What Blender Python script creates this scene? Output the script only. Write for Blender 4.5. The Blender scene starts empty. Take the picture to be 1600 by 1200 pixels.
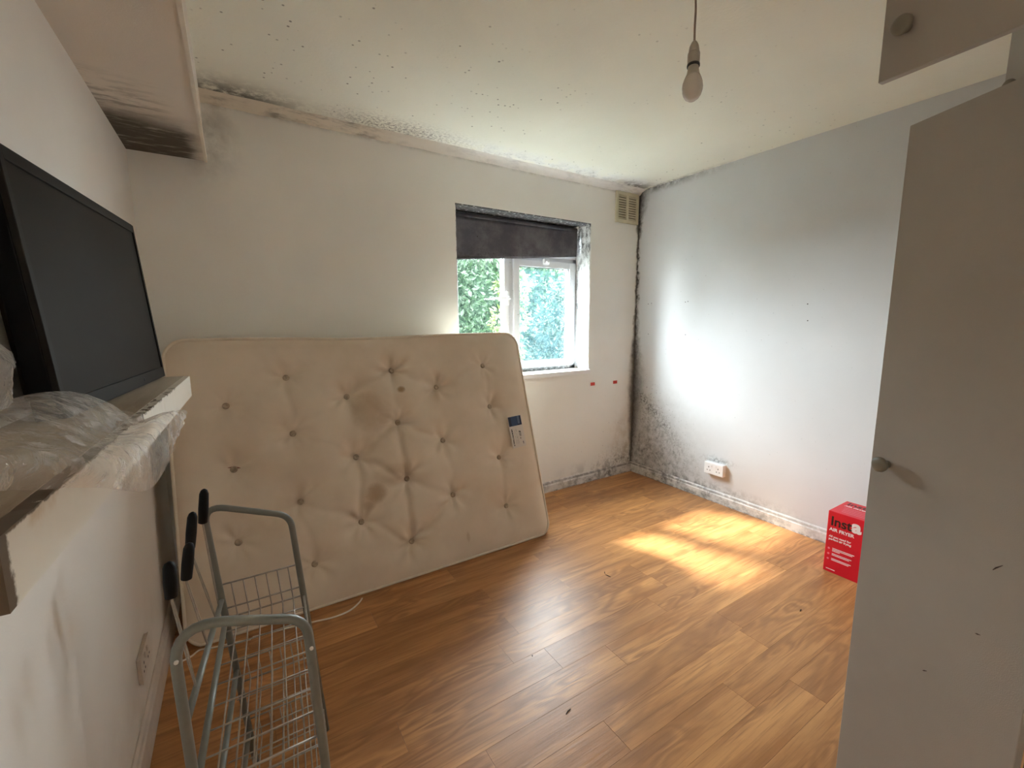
import bpy, bmesh, math, random
from mathutils import Vector, Matrix, noise
random.seed(7)
C = bpy.context.scene.collection
SC = bpy.context.scene
R = math.radians

# ------------------------------------------------------------------ camera, world, sun, exposure
H = 2.4
HALL_FILL = 13.5          # glow of the unseen hall lamp, added as warm fill
CAM = Vector((-2.9367, -2.6489, 1.3401))
FPX, YAW, PITCH, ROLL = 682.4, 0.56337, -0.14251, -0.00493
_f = Vector((math.sin(YAW)*math.cos(PITCH), math.cos(YAW)*math.cos(PITCH), math.sin(PITCH)))
_r = Vector((math.cos(YAW), -math.sin(YAW), 0)); _u = _r.cross(_f)
CR = math.cos(ROLL)*_r + math.sin(ROLL)*_u
CU = -math.sin(ROLL)*_r + math.cos(ROLL)*_u
cd = bpy.data.cameras.new('camera'); cam = bpy.data.objects.new('camera', cd); C.objects.link(cam)
cd.sensor_fit = 'HORIZONTAL'; cd.sensor_width = 36; cd.lens = FPX*36/1600; cd.clip_start = 0.01
M = Matrix((CR, CU, -_f)).transposed().to_4x4(); M.translation = CAM
cam.matrix_world = M
SC.camera = cam

def ray(x, y):
    return (_f + CR*((x-800)/FPX) - CU*((y-600)/FPX)).normalized()
def at(x, y, ax, v):
    d = ray(x, y); t = (v-CAM[ax])/d[ax]; return CAM + d*t

W = bpy.data.worlds.new('sky'); SC.world = W; W.use_nodes = True
bg = W.node_tree.nodes['Background']; bg.inputs[0].default_value = (0.88, 0.945, 1.0, 1); bg.inputs[1].default_value = 9.4
sd = bpy.data.lights.new('sun', 'SUN'); sun = bpy.data.objects.new('sun', sd); C.objects.link(sun)
sd.energy = 2.6; sd.angle = R(5.0); sd.color = (1.0, 0.93, 0.80)
sun.location = (-3, 6, 7)
sun.rotation_euler = Vector((0.40, -1.0, -1.10)).to_track_quat('-Z', 'Y').to_euler()
pd = bpy.data.lights.new('window_portal', 'AREA'); po = bpy.data.objects.new('window_portal', pd); C.objects.link(po)
pd.shape = 'RECTANGLE'; pd.size = 1.12; pd.size_y = 1.12; pd.cycles.is_portal = True
po.location = (-1.108, 0.30, 1.515); po.rotation_euler = (R(-90), 0, 0)
vs = SC.view_settings
vs.view_transform = 'Standard'; vs.look = 'None'; vs.gamma = 1.0; vs.use_curve_mapping = False
vs.exposure = 2.85
SC.cycles.max_bounces = 16; SC.cycles.diffuse_bounces = 10; SC.cycles.glossy_bounces = 6
SC.cycles.transparent_max_bounces = 24; SC.cycles.transmission_bounces = 8
SC.cycles.sample_clamp_indirect = 8.0
SC.cycles.use_denoising = True

# ------------------------------------------------------------------ node helper
class G:
    """a float or colour socket with arithmetic"""
    def __init__(s, m, sock): s.m = m; s.s = sock
    def _b(s, op, o, rev=False):
        n = s.m.node_tree.nodes.new('ShaderNodeMath'); n.operation = op
        a, b = (o, s) if rev else (s, o)
        for i, v in enumerate((a, b)):
            if isinstance(v, G): s.m.node_tree.links.new(v.s, n.inputs[i])
            else: n.inputs[i].default_value = v
        return G(s.m, n.outputs[0])
    def __add__(s, o): return s._b('ADD', o)
    __radd__ = __add__
    def __mul__(s, o): return s._b('MULTIPLY', o)
    __rmul__ = __mul__
    def __sub__(s, o): return s._b('SUBTRACT', o)
    def __rsub__(s, o): return s._b('SUBTRACT', o, True)
    def __truediv__(s, o): return s._b('DIVIDE', o)
    def max(s, o): return s._b('MAXIMUM', o)
    def min(s, o): return s._b('MINIMUM', o)
    def pow(s, o): return s._b('POWER', o)
    def abs(s): return s._b('ABSOLUTE', 0.0)
    def sin(s): return s._b('SINE', 0.0)
    def exp(s): return s._b('EXPONENT', 0.0)
    def clamp(s): return s.max(0.0).min(1.0)
    def step(s, a, b):
        """smooth 0..1 as s goes a..b (a may be > b)"""
        n = s.m.node_tree.nodes.new('ShaderNodeMapRange'); n.interpolation_type = 'SMOOTHSTEP'
        lo, hi, t0, t1 = (a, b, 0.0, 1.0) if a < b else (b, a, 1.0, 0.0)
        s.m.node_tree.links.new(s.s, n.inputs[0])
        for i, v in enumerate((lo, hi, t0, t1)): n.inputs[i+1].default_value = v
        return G(s.m, n.outputs[0])
    def gauss(s, c, w):
        d = (s - c) / w
        return (d*d*(-1.0)).exp()

class Mat:
    def __init__(s, name, color=(.8, .8, .8), rough=.6, metal=0.0, spec=.5, **kw):
        s.m = bpy.data.materials.new(name); s.m.use_nodes = True
        s.nt = s.m.node_tree; s.p = s.nt.nodes['Principled BSDF']
        s.p.inputs['Base Color'].default_value = (*color, 1)
        s.p.inputs['Roughness'].default_value = rough; s.p.inputs['Metallic'].default_value = metal
        s.p.inputs['Specular IOR Level'].default_value = spec
        for k, v in kw.items(): s.p.inputs[k.replace('_', ' ')].default_value = v
        s._pos = None
    @property
    def node_tree(s): return s.nt
    def sock(s, n, o=0): return n.outputs[o]
    def xyz(s, obj=False):
        if obj:
            t = s.nt.nodes.new('ShaderNodeTexCoord'); v = t.outputs['Object']
        else:
            t = s.nt.nodes.new('ShaderNodeNewGeometry'); v = t.outputs['Position']
        x = s.nt.nodes.new('ShaderNodeSeparateXYZ'); s.nt.links.new(v, x.inputs[0]); s.v = v
        return [G(s, o) for o in x.outputs]
    def vec(s, x, y, z):
        n = s.nt.nodes.new('ShaderNodeCombineXYZ')
        for i, v in enumerate((x, y, z)):
            if isinstance(v, G): s.nt.links.new(v.s, n.inputs[i])
            else: n.inputs[i].default_value = v
        return n.outputs[0]
    def noise(s, scale, detail=3, rough=.55, vec=None, dist=0.0):
        n = s.nt.nodes.new('ShaderNodeTexNoise'); n.inputs['Scale'].default_value = scale
        n.inputs['Detail'].default_value = detail; n.inputs['Roughness'].default_value = rough
        n.inputs['Distortion'].default_value = dist
        s.nt.links.new(vec if vec is not None else s.v, n.inputs['Vector'])
        return G(s, n.outputs[0])
    def dots(s, scale, vec=None):
        """voronoi: returns distance and a per-cell random value"""
        n = s.nt.nodes.new('ShaderNodeTexVoronoi'); n.inputs['Scale'].default_value = scale
        s.nt.links.new(vec if vec is not None else s.v, n.inputs['Vector'])
        x = s.nt.nodes.new('ShaderNodeSeparateColor'); s.nt.links.new(n.outputs['Color'], x.inputs[0])
        return G(s, n.outputs['Distance']), G(s, x.outputs[0])
    def objrand(s):
        return G(s, s.nt.nodes.new('ShaderNodeObjectInfo').outputs['Random'])
    def mix(s, fac, a, b):
        n = s.nt.nodes.new('ShaderNodeMix'); n.data_type = 'RGBA'
        if isinstance(fac, G): s.nt.links.new(fac.s, n.inputs[0])
        else: n.inputs[0].default_value = fac
        for i, v in ((6, a), (7, b)):
            if isinstance(v, G): s.nt.links.new(v.s, n.inputs[i])
            else: n.inputs[i].default_value = (*v, 1)
        return G(s, n.outputs[2])
    def color(s, g): s.nt.links.new(g.s, s.p.inputs['Base Color'])
    def rough(s, g): s.nt.links.new(g.s, s.p.inputs['Roughness'])
    def bump(s, g, dist=.002, strength=.5):
        n = s.nt.nodes.new('ShaderNodeBump'); n.inputs['Distance'].default_value = dist
        n.inputs['Strength'].default_value = strength
        s.nt.links.new(g.s, n.inputs['Height']); s.nt.links.new(n.outputs[0], s.p.inputs['Normal'])

def plain(name, c, rough=.5, var=.12, scale=9, metal=0.0, spec=.5, bump=0.0, bscale=120, obj=False):
    m = Mat(name, c, rough, metal, spec); m.xyz(obj)
    n = m.noise(scale, 4)
    dk = tuple(v*(1-var) for v in c); lt = tuple(min(1, v*(1+var)) for v in c)
    m.color(m.mix(n.step(.25, .75), dk, lt))
    if bump: m.bump(m.noise(bscale, 2), bump, .6)
    return m.m

MOULD = (.035, .032, .027)

# ------------------------------------------------------------------ materials of the shell
def wall_paint(name, base, rough=.75):
    m = Mat(name, base, rough, spec=.3); x, y, z = m.xyz()
    n = m.noise(1.6, 3); fine = m.noise(260, 2)
    col = m.mix(n.step(.3, .75), base, tuple(v*.94 for v in base))
    m.bump(m.noise(38, 4)*.6 + fine*.4, .0018, .45)
    return m, x, y, z, col

WHITE = (.86, .87, .84)
# back wall
m, x, y, z, col = wall_paint('back_wall_paint', WHITE)
nb = m.noise(9, 5, .65); nf = m.noise(55, 4, .7); dk = x*(-1.0)
wz = z.gauss(.72, .45)*.05 + z.gauss(2.3, .2)*.03 + .018
strip = (dk + (nb-.5)*.09)/wz
a = strip.step(1.3, .1)*.85
low = dk.step(.40, .0)*z.step(.75, .15)*nb.step(.38, .66)*.55
col = m.mix(low.clamp(), col, (.40, .31, .18))
smud = ((x+2.97).gauss(0, .10)*(z).gauss(2.22, .16)*nb.step(.25, .7)*.55
        + z.step(2.34, 2.385)*nb.step(.35, .62)*.55
        + dk.step(.55, .05)*z.step(.34, .10)*nf.step(.40, .66)*.50
        + (z.step(.20, .10)*dk.step(1.0, .3)*nb.step(.45, .6))*.35)
dd, rr = m.dots(46)
sp = dd.step(.20, .08)*rr.step(.90, .93)*z.step(1.0, .2)*dk.step(1.0, .1)*.7
col = m.mix((a.max(smud).max(sp)).clamp(), col, MOULD)
m.color(col); MAT_BACK = m.m

# right wall
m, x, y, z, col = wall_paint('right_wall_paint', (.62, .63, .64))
d = y*(-1.0); nb = m.noise(7, 6, .68); nf = m.noise(48, 5, .75); nm = m.noise(20, 5, .7)
w_ = z.gauss(.72, .42)*.10 + z.gauss(2.38, .22)*.07 + .016
a = ((d + (nm-.5)*.11 + (nf-.5)*.05)/w_).step(1.6, -.2)*.93
f = z + d*.80 - .86
inside = f.step(.06, -.16)*d.step(1.05, .25)
blot = inside*nm.step(.36, .70)*.50 + inside*nf.step(.50, .62)*.42*nb.step(.3, .6)
band = f.gauss(-.10, .085)*d.step(.75, .20)*nf.step(.40, .60)*nb.step(.30, .56)*.85
near = ((d*d + (z-.20)*(z-.20))*(-5.5)).exp()*nm.step(.30, .72)*.8
dd, rr = m.dots(58); dd2, rr2 = m.dots(26)
sp = (dd.step(.24, .12)*rr.step(.62, .70)*f.step(.30, -.02)*f.step(-.45, -.1)*d.step(.9, .2)*.85)
sp2 = dd2.step(.07, .035)*rr2.step(.86, .88)*d.step(2.6, .4)*.55
skt = z.step(.17, .085)*d.step(1.7, .5)*nm.step(.40, .62)*.6
sock = (y.gauss(-.83, .11)*z.gauss(.315, .025)*nf.step(.40, .6))*.6
ceilm = z.step(2.34, 2.40)*d.step(1.0, .05)*nm.step(.35, .60)*.75
tot = a.max(blot).max(band).max(near).max(sp).max(sp2).max(skt).max(sock).max(ceilm).clamp()
col = m.mix(((d.gauss(.1, .5))*z.step(.6, .1)*nb.step(.4, .7)*.35).clamp(), col, (.36, .31, .24))
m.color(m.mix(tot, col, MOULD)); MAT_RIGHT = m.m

# left wall
m, x, y, z, col = wall_paint('left_wall_paint', (.74, .70, .65))
nb = m.noise(3.2, 5, .6)
col = m.mix(z.step(.55, .1)*nb.step(.35, .7)*.35, col, (.42, .36, .30))
m.color(col); MAT_LEFT = m.m

# ceiling
m, x, y, z, col = wall_paint('ceiling_paint', (.83, .835, .745))
d = y*(-1.0); nb = m.noise(5.5, 6, .68); nf = m.noise(60, 4, .7); ns = m.noise(16, 5, .7)
edge = (d + (ns-.5)*.10)
a = edge.step(.24, .04)*nb.step(.44, .64)*nf.step(.34, .62)*.62
c1 = ((x+2.86)*(x+2.86)*12 + (d-.06)*(d-.06)*60)*(-1.0)
a2 = c1.exp()*ns.step(.32, .58)*.9
c2 = ((x+2.05)*(x+2.05)*7 + (d-.12)*(d-.12)*110)*(-1.0)
a3 = c2.exp()*nf.step(.44, .62)*.75
c3 = ((x+.15)*(x+.15)*25 + (d-.06)*(d-.06)*80)*(-1.0)
a4 = c3.exp()*ns.step(.34, .6)*.85
dd, rr = m.dots(34)
dist = m.noise(1.9, 3)
sp = dd.step(.22, .10)*rr.step(.74, .78)*d.step(2.0, .6)*dist.step(.40, .56)*.72
dd2, rr2 = m.dots(11)
sp2 = dd2.step(.075, .04)*rr2.step(.80, .82)*d.step(2.1, .9)*.65
side = (x*(-1.0)).step(.06, .0)*d.step(1.1, .1)*ns.step(.36, .6)*.7
white = edge.step(.30, .12)*(x.step(-2.2, -1.2))*nb.step(.34, .54)
col = m.mix(white*.8, col, (.80, .82, .82))
m.bump(m.noise(70, 4)*.6 + m.noise(20, 3)*.5, .003, .55)
m.color(m.mix(a.max(a2).max(a3).max(a4).max(sp).max(sp2).max(side).clamp(), col, MOULD)); MAT_CEIL = m.m

# soffit box
m, x, y, z, col = wall_paint('soffit_paint', (.74, .68, .61))
d = y*(-1.0); nb = m.noise(9, 5, .65); ns = m.noise(30, 5, .7, vec=m.vec(x*.25, y, z))
c1 = d + (nb-.5)*.14 + (x+3.27)*.30
a = c1.step(.60, .34)*z.step(2.13, 2.104)*(x + (nb-.5)*.08).step(-2.97, -3.06)*(ns.step(.25, .5)*.5+.5)*.94
b = c1.step(.86, .50)*z.step(2.13, 2.104)*ns.step(.46, .60)*.55*x.step(-3.03, -3.16)
e = d.step(.4, .0)*z.step(2.14, 2.40)*x.step(-3.0, -2.99)*nb.step(.45, .7)*.5
m.color(m.mix(a.max(b).max(e).clamp(), col, (.05, .038, .025))); MAT_SOFFIT = m.m

# skirting
def skirt_mat(name, strength, tint):
    m = Mat(name, tint, .45); x, y, z = m.xyz()
    ns = m.noise(26, 5, .7); nl = m.noise(9, 4, .65)
    rr_ = (x*x + y*y).pow(.5)
    near = rr_.step(2.2, .15)
    a = (nl.step(.36, .62)*ns.step(.34, .60)*(near*.8+.15))*strength
    t = z.gauss(.074, .010)*ns.step(.30, .55)*(near*.6+.3)*strength
    lo = z.step(.018, .002)*ns.step(.35, .6)*.8*strength
    col = m.mix(nl.step(.3, .7), tint, tuple(v*.86 for v in tint))
    m.color(m.mix(a.max(t).max(lo).clamp(), col, (.07, .065, .06)))
    return m.m
MAT_SKIRT = skirt_mat('skirting_paint', .85, (.74, .73, .71))
MAT_SKIRT_L = skirt_mat('skirting_paint_clean', .2, (.66, .59, .53))

# coving
m = Mat('coving_paint', (.78, .77, .73), .7); x, y, z = m.xyz()
ns = m.noise(24, 5, .7, vec=m.vec(x*.3, y, z)); nl = m.noise(2.4, 4, .65)
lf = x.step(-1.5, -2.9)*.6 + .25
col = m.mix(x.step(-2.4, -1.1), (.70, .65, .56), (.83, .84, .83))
m.color(m.mix((ns.step(.42, .66)*nl.step(.36, .60)*lf).clamp(), col, MOULD)); MAT_COVE = m.m

# wood plank print
m = Mat('wood_plank', (.4, .2, .1), .36, spec=.42); x, y, z = m.xyz(True); rnd = m.objrand()
v = m.vec(x*.9 + rnd*37.0, y*9.0 + rnd*11.0, rnd*23.0)
g1 = m.noise(2.0, 5, .6, v, .35)
v2 = m.vec(x*1.7 + rnd*53.0, y*62.0, rnd*7.0)
g2 = m.noise(2.4, 4, .65, v2)
v3 = m.vec(x*1.3 + rnd*91.0, y*5.5, rnd*3.0)
rings = (m.noise(1.5, 2, .5, v3, .4)*60.0).sin()*.5 + .5
col = m.mix(g1.step(.28, .72), (.38, .165, .055), (.66, .335, .128))
col = m.mix(rings*m.noise(1.1, 2, .5, v3).step(.42, .60)*.60, col, (.24, .10, .038))
col = m.mix(g2.step(.48, .74)*.58, col, (.185, .078, .030))
col = m.mix((rnd*7.13).sin().abs()*.42, col, (.27, .115, .044))
m.color(col)
m.rough(g2*.20 + .25)
m.bump(g2*.8 + g1*.3, .0011, .75); MAT_PLANK = m.m

# ------------------------------------------------------------------ mesh helper
class MB:
    def __init__(s): s.v = []; s.f = []
    def quad(s, pts):
        n = len(s.v); s.v += [Vector(p) for p in pts]; s.f.append(tuple(range(n, n+len(pts)))); return s
    def box(s, a, b, mat=None):
        x0, y0, z0 = a; x1, y1, z1 = b; n = len(s.v)
        vs_ = [Vector(q) for q in ((x0,y0,z0),(x1,y0,z0),(x1,y1,z0),(x0,y1,z0),(x0,y0,z1),(x1,y0,z1),(x1,y1,z1),(x0,y1,z1))]
        if mat: vs_ = [mat @ q for q in vs_]
        s.v += vs_
        for q in ((0,3,2,1),(4,5,6,7),(0,1,5,4),(1,2,6,5),(2,3,7,6),(3,0,4,7)): s.f.append(tuple(n+i for i in q))
        return s
    def hexa(s, pts):
        n = len(s.v); s.v += [Vector(q) for q in pts]
        for q in ((0,3,2,1),(4,5,6,7),(0,1,5,4),(1,2,6,5),(2,3,7,6),(3,0,4,7)): s.f.append(tuple(n+i for i in q))
        return s
    def tube(s, pts, r, seg=8, cap=True, closed=False):
        pts = [Vector(q) for q in pts]; n0 = len(s.v); k = len(pts); prev = None
        rs = r if isinstance(r, (list, tuple)) else [r]*k
        for i, q in enumerate(pts):
            a = pts[i-1] if (i > 0 or closed) else pts[0]; b = pts[(i+1) % k] if (i < k-1 or closed) else pts[-1]
            t = (b-a).normalized()
            if prev is None:
                up = Vector((0,0,1)) if abs(t.z) < .9 else Vector((1,0,0)); e1 = t.cross(up).normalized()
            else:
                e1 = (prev - t*prev.dot(t)).normalized()
            prev = e1; e2 = t.cross(e1)
            for j in range(seg):
                w = 2*math.pi*j/seg; s.v.append(q + (e1*math.cos(w)+e2*math.sin(w))*rs[i])
        for i in range(k if closed else k-1):
            i2 = (i+1) % k
            for j in range(seg):
                j2 = (j+1) % seg
                s.f.append((n0+i*seg+j, n0+i2*seg+j, n0+i2*seg+j2, n0+i*seg+j2))
        if cap and not closed:
            s.f.append(tuple(n0+j for j in range(seg))); s.f.append(tuple(n0+(k-1)*seg+j for j in reversed(range(seg))))
        return s
    def lathe(s, prof, seg=20, mat=None):
        """prof: (radius, height) along local +Z"""
        n0 = len(s.v); mat = mat or Matrix()
        for r, h in prof:
            for j in range(seg):
                w = 2*math.pi*j/seg; s.v.append(mat @ Vector((r*math.cos(w), r*math.sin(w), h)))
        for i in range(len(prof)-1):
            for j in range(seg):
                j2 = (j+1) % seg
                s.f.append((n0+i*seg+j, n0+i*seg+j2, n0+(i+1)*seg+j2, n0+(i+1)*seg+j))
        s.f.append(tuple(n0+j for j in reversed(range(seg)))); s.f.append(tuple(n0+(len(prof)-1)*seg+j for j in range(seg)))
        return s
    def build(s, name, mat, parent=None, smooth=False, bevel=0.0, bseg=2):
        me = bpy.data.meshes.new(name); off = wloc(parent) if parent else Vector()
        inv = (wmat(parent).inverted() if parent else Matrix())
        me.from_pydata([inv @ q for q in s.v], [], s.f); me.validate()
        bm = bmesh.new(); bm.from_mesh(me); bmesh.ops.recalc_face_normals(bm, faces=bm.faces)
        if bevel:
            bmesh.ops.remove_doubles(bm, verts=bm.verts, dist=1e-6)
            ed = [e for e in bm.edges if len(e.link_faces) == 2 and e.calc_face_angle(0) > .6]
            bmesh.ops.bevel(bm, geom=ed, offset=bevel, segments=bseg, profile=.5, affect='EDGES', clamp_overlap=True)
        bm.to_mesh(me); bm.free()
        if smooth: me.polygons.foreach_set('use_smooth', [True]*len(me.polygons))
        me.materials.append(mat)
        o = bpy.data.objects.new(name, me); C.objects.link(o)
        if parent: o.parent = parent
        return o
_wm = {}
def wmat(o): 
    m_ = Matrix.Translation(o.location) @ o.rotation_euler.to_matrix().to_4x4()
    return wmat(o.parent) @ m_ if o.parent else m_
def wloc(o): return wmat(o).translation
def tag(o, label=None, cat=None, group=None, kind=None):
    for k, v in (('label', label), ('category', cat), ('group', group), ('kind', kind)):
        if v: o[k] = v
    return o
def thing(name, loc, label, cat, group=None, rz=0):
    o = bpy.data.objects.new(name, None); C.objects.link(o); o.location = loc; o.rotation_euler = (0, 0, rz)
    o.empty_display_size = .05
    return tag(o, label, cat, group)
def struct(o): o['kind'] = 'structure'; return o
def rounded(pts, r, n=6):
    """polyline with rounded inner corners; r scalar or list per inner corner"""
    pts = [Vector(q) for q in pts]; out = [pts[0]]
    for i in range(1, len(pts)-1):
        ri = r[i-1] if isinstance(r, (list, tuple)) else r
        a, b, c = pts[i-1], pts[i], pts[i+1]
        p0 = b + (a-b).normalized()*ri; p1 = b + (c-b).normalized()*ri
        for k in range(n+1):
            t = k/n; out.append(p0*(1-t)**2 + b*2*t*(1-t) + p1*t*t)
    out.append(pts[-1]); return out

# ------------------------------------------------------------------ room shell
XL, YN = -3.275, -3.15                       # left wall plane, wall behind the camera
WX0, WX1, WZ0, WZ1, WT = -1.685, -0.53, 0.945, 2.088, 0.28
floor = struct(MB().box((XL-.1, YN-.1, -.12), (.1, .1, -.003)).build('floor', plain('floor_underlay', (.16, .08, .04), .8)))
PW = .125
rowy = 0.0; r_ = 0
meshes = {}
def plank_mesh(L, w):
    k = (round(L, 3), round(w, 3))
    if k not in meshes:
        b = MB().box((0, 0, 0), (L-.0007, w-.0006, .0042))
        o = b.build('plank', MAT_PLANK, None, bevel=0); meshes[k] = o.data; bpy.data.objects.remove(o)
    return meshes[k]
LENS = (.62, .81, .93, 1.22)
y0 = -.085
while y0 > YN - PW:
    xx = XL - random.uniform(0, .9)
    while xx < 0:
        L = random.choice(LENS)
        a, b = max(xx, XL), min(xx+L, 0.0)
        if b-a > .03:
            o = bpy.data.objects.new('plank', plank_mesh(round(b-a, 3), PW)); C.objects.link(o)
            o.location = (a, y0, -.0042); o.parent = floor
        xx += L
    y0 -= PW
xx = XL
while xx < 0:
    L = min(1.22, -xx)
    o = bpy.data.objects.new('plank', plank_mesh(round(L, 3), .085-.04)); C.objects.link(o); o.location = (xx, -.04-.005+.005, -.0042); o.parent = floor
    o.location.y = y0*0 - .04 - .0 ; o.location.y = -.085+PW
    xx += 1.22
struct(MB().box((XL-.1, YN-.1, H), (.1, .28, H+.12)).build('ceiling', MAT_CEIL))
wb = MB()
wb.box((XL-.1, 0, -.12), (WX0, WT, H)).box((WX1, 0, -.12), (.1, WT, H))
wb.box((WX0, 0, -.12), (WX1, WT, WZ0)).box((WX0, 0, WZ1), (WX1, WT, H))
wall_back = struct(wb.build('wall_back', MAT_BACK))
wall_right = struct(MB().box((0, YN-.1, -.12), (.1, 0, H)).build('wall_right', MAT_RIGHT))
wall_left = struct(MB().box((XL-.1, YN-.1, -.12), (XL, 0, H)).build('wall_left', MAT_LEFT))
MAT_NEAR = plain('near_wall_paint', (.86, .84, .81), .75, .05, 2)
DX0, DX1, DZ = -3.02, -2.22, 2.02
struct(MB().box((XL, YN-.1, -.12), (DX0, YN, H)).box((DX1, YN-.1, -.12), (0, YN, H)).box((DX0, YN-.1, DZ), (DX1, YN, H)).build('wall_near', MAT_NEAR))
# boxed-in soffit along the left wall
struct(MB().box((XL, YN, 2.103), (-2.985, 0, H)).build('trim_1', MAT_SOFFIT))
# bead along its lower edge
struct(MB().box((-2.990, YN, 2.098), (-2.979, 0, 2.128)).build('trim_2', plain('bead_paint', (.74, .69, .61), .6, .08)))
# plaster coving where back wall meets ceiling
cv = MB(); n = 60
for i in range(n+1):
    xc = -2.985 + 2.985*i/n
    j = noise.noise(Vector((xc*6, 0, 0)))*.004 + noise.noise(Vector((xc*23, 3, 0)))*.002
    for (yy, zz) in ((0, H-.036+j), (-.010, H-.030+j), (-.024, H-.016+j*1.5), (-.052, H-.006), (-.066+j*2, H)): cv.v.append(Vector((xc, yy, zz)))
for i in range(n):
    for k in range(4): a = i*5+k; cv.f.append((a, a+1, a+6, a+5))
struct(cv.build('trim_3', MAT_COVE, smooth=True))
# skirting boards with a stepped top
def skirt(name, p0, p1, nrm, h, mat):
    p0, p1, nrm = Vector(p0), Vector(p1), Vector(nrm); s = MB()
    prof = [(0, 0), (.016, 0), (.016, h-.028), (.012, h-.022), (.010, h-.008), (.004, h), (0, h)]
    for q in (p0, p1):
        for (o_, z_) in prof: s.v.append(q + nrm*o_ + Vector((0, 0, z_)))
    k = len(prof)
    for i in range(k): s.f.append((i, (i+1) % k, k+(i+1) % k, k+i))
    s.f.append(tuple(range(k))); s.f.append(tuple(range(2*k-1, k-1, -1)))
    return struct(s.build(name, mat))
skirt('baseboard_back', (XL, 0, 0), (0, 0, 0), (0, -1, 0), .083, MAT_SKIRT)
skirt('baseboard_right', (0, 0, 0), (0, YN, 0), (-1, 0, 0), .085, MAT_SKIRT)
skirt('baseboard_left', (XL, 0, 0), (XL, YN, 0), (1, 0, 0), .12, MAT_SKIRT_L)

# old screw holes and plugs on the right wall
mh = Mat('screw_hole_dark', (.03, .03, .03), .9).m
for px, py in ((1013, 475), (1018, 474), (1071, 472), (1075, 471), (1262, 475), (1013, 522), (1071, 523), (1262, 501)):
    q = at(px, py, 0, 0)
    MB().lathe([(.0035, 0), (.0035, .0012)], 8, Matrix.Translation((0, q.y, q.z)) @ Matrix.Rotation(R(-90), 4, 'Y')).build('screw_hole', mh, wall_right)

# ------------------------------------------------------------------ window
m = Mat('reveal_plaster', (.80, .81, .81), .6); x, y, z = m.xyz()
ns = m.noise(34, 5, .72, vec=m.vec(x, y, z*.55)); nl = m.noise(7, 4, .65)
a = ns.step(.44, .62)*nl.step(.34, .58)*.62 + z.step(2.074, 2.081)*ns.step(.28, .48)*.85 + z.step(1.75, 2.05)*ns.step(.38, .56)*.45
m.color(m.mix(a.clamp(), (.80, .81, .81), (.06, .06, .06))); MAT_REVEAL = m.m
rv = MB(); t = .006
rv.box((WX0, .004, WZ0), (WX0+t, WT, WZ1)).box((WX1-t, .004, WZ0), (WX1, WT, WZ1)).box((WX0, .004, WZ1-t), (WX1, WT, WZ1))
struct(rv.build('trim_4', MAT_REVEAL))
m = Mat('sill_paint', (.80, .81, .81), .35); x, y, z = m.xyz(); ns = m.noise(30, 5, .7)
m.color(m.mix((y.step(.10, .18)*ns.step(.34, .55)*.85).clamp(), (.80, .81, .81), (.06, .06, .05))); MAT_SILL = m.m
struct(MB().box((WX0-.03, -.022, WZ0-.026), (WX1+.005, .005, WZ0+.008)).box((WX0, .0, WZ0-.01), (WX1, .22, WZ0+.008)).build('trim_5', MAT_SILL, bevel=.004))

m = Mat('window_frame_white', (.70, .73, .75), .35); x, y, z = m.xyz(); ns = m.noise(40, 5, .7)
low = z.step(1.01, .955)*ns.step(.36, .56)*.85
m.color(m.mix((low + ns.step(.60, .70)*.4).clamp(), (.66, .69, .72), (.08, .08, .08))); MAT_FRAME = m.m
win = bpy.data.objects.new('window_1', None); C.objects.link(win); win.location = ((WX0+WX1)/2, .2, WZ0); struct(win)
FY0, FY1 = .165, .225
fx0, fx1, fz0, fz1 = WX0+.006, WX1-.006, WZ0+.008, WZ1-.006
fr = MB(); b = .034
fr.box((fx0, FY0, fz0), (fx0+b, FY1, fz1)).box((fx1-b, FY0, fz0), (fx1, FY1, fz1)).box((fx0, FY0, fz0), (fx1, FY1, fz0+b)).box((fx0, FY0, fz1-b), (fx1, FY1, fz1))
fr.box((-1.195, FY0, fz0), (-1.145, FY1, fz1))
fr.box((-1.145, FY0, 1.795), (fx1, FY1, 1.835))
fr.build('outer_frame', MAT_FRAME, win, bevel=.003)
def sash(x0, x1, z0, z1, w=.042, gmat=None):
    s = MB(); a, c = FY0-.018, FY1-.02
    s.box((x0, a, z0), (x0+w, c, z1)).box((x1-w, a, z0), (x1, c, z1)).box((x0+w, a, z0), (x1-w, c, z0+w)).box((x0+w, a, z1-w), (x1-w, c, z1))
    o = s.build('sash', MAT_FRAME, win, bevel=.004)
    MB().box((x0+w-.005, FY0+.012, z0+w-.005), (x1-w+.005, FY0+.016, z1-w+.005)).build('pane', gmat, o)
    g = MB(); e = .004      # dark rubber gasket round the pane
    X0, X1, Z0, Z1 = x0+w, x1-w, z0+w, z1-w
    g.box((X0-.001, a+.012, Z0), (X0+e, FY0+.011, Z1)).box((X1-e, a+.012, Z0), (X1+.001, FY0+.011, Z1)).box((X0, a+.012, Z0-.001), (X1, FY0+.011, Z0+e)).box((X0, a+.012, Z1-e), (X1, FY0+.011, Z1+.001))
    g.build('gasket', MAT_GASKET, o)
    return o
MAT_GASKET = plain('gasket_rubber', (.10, .10, .10), .7)
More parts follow.
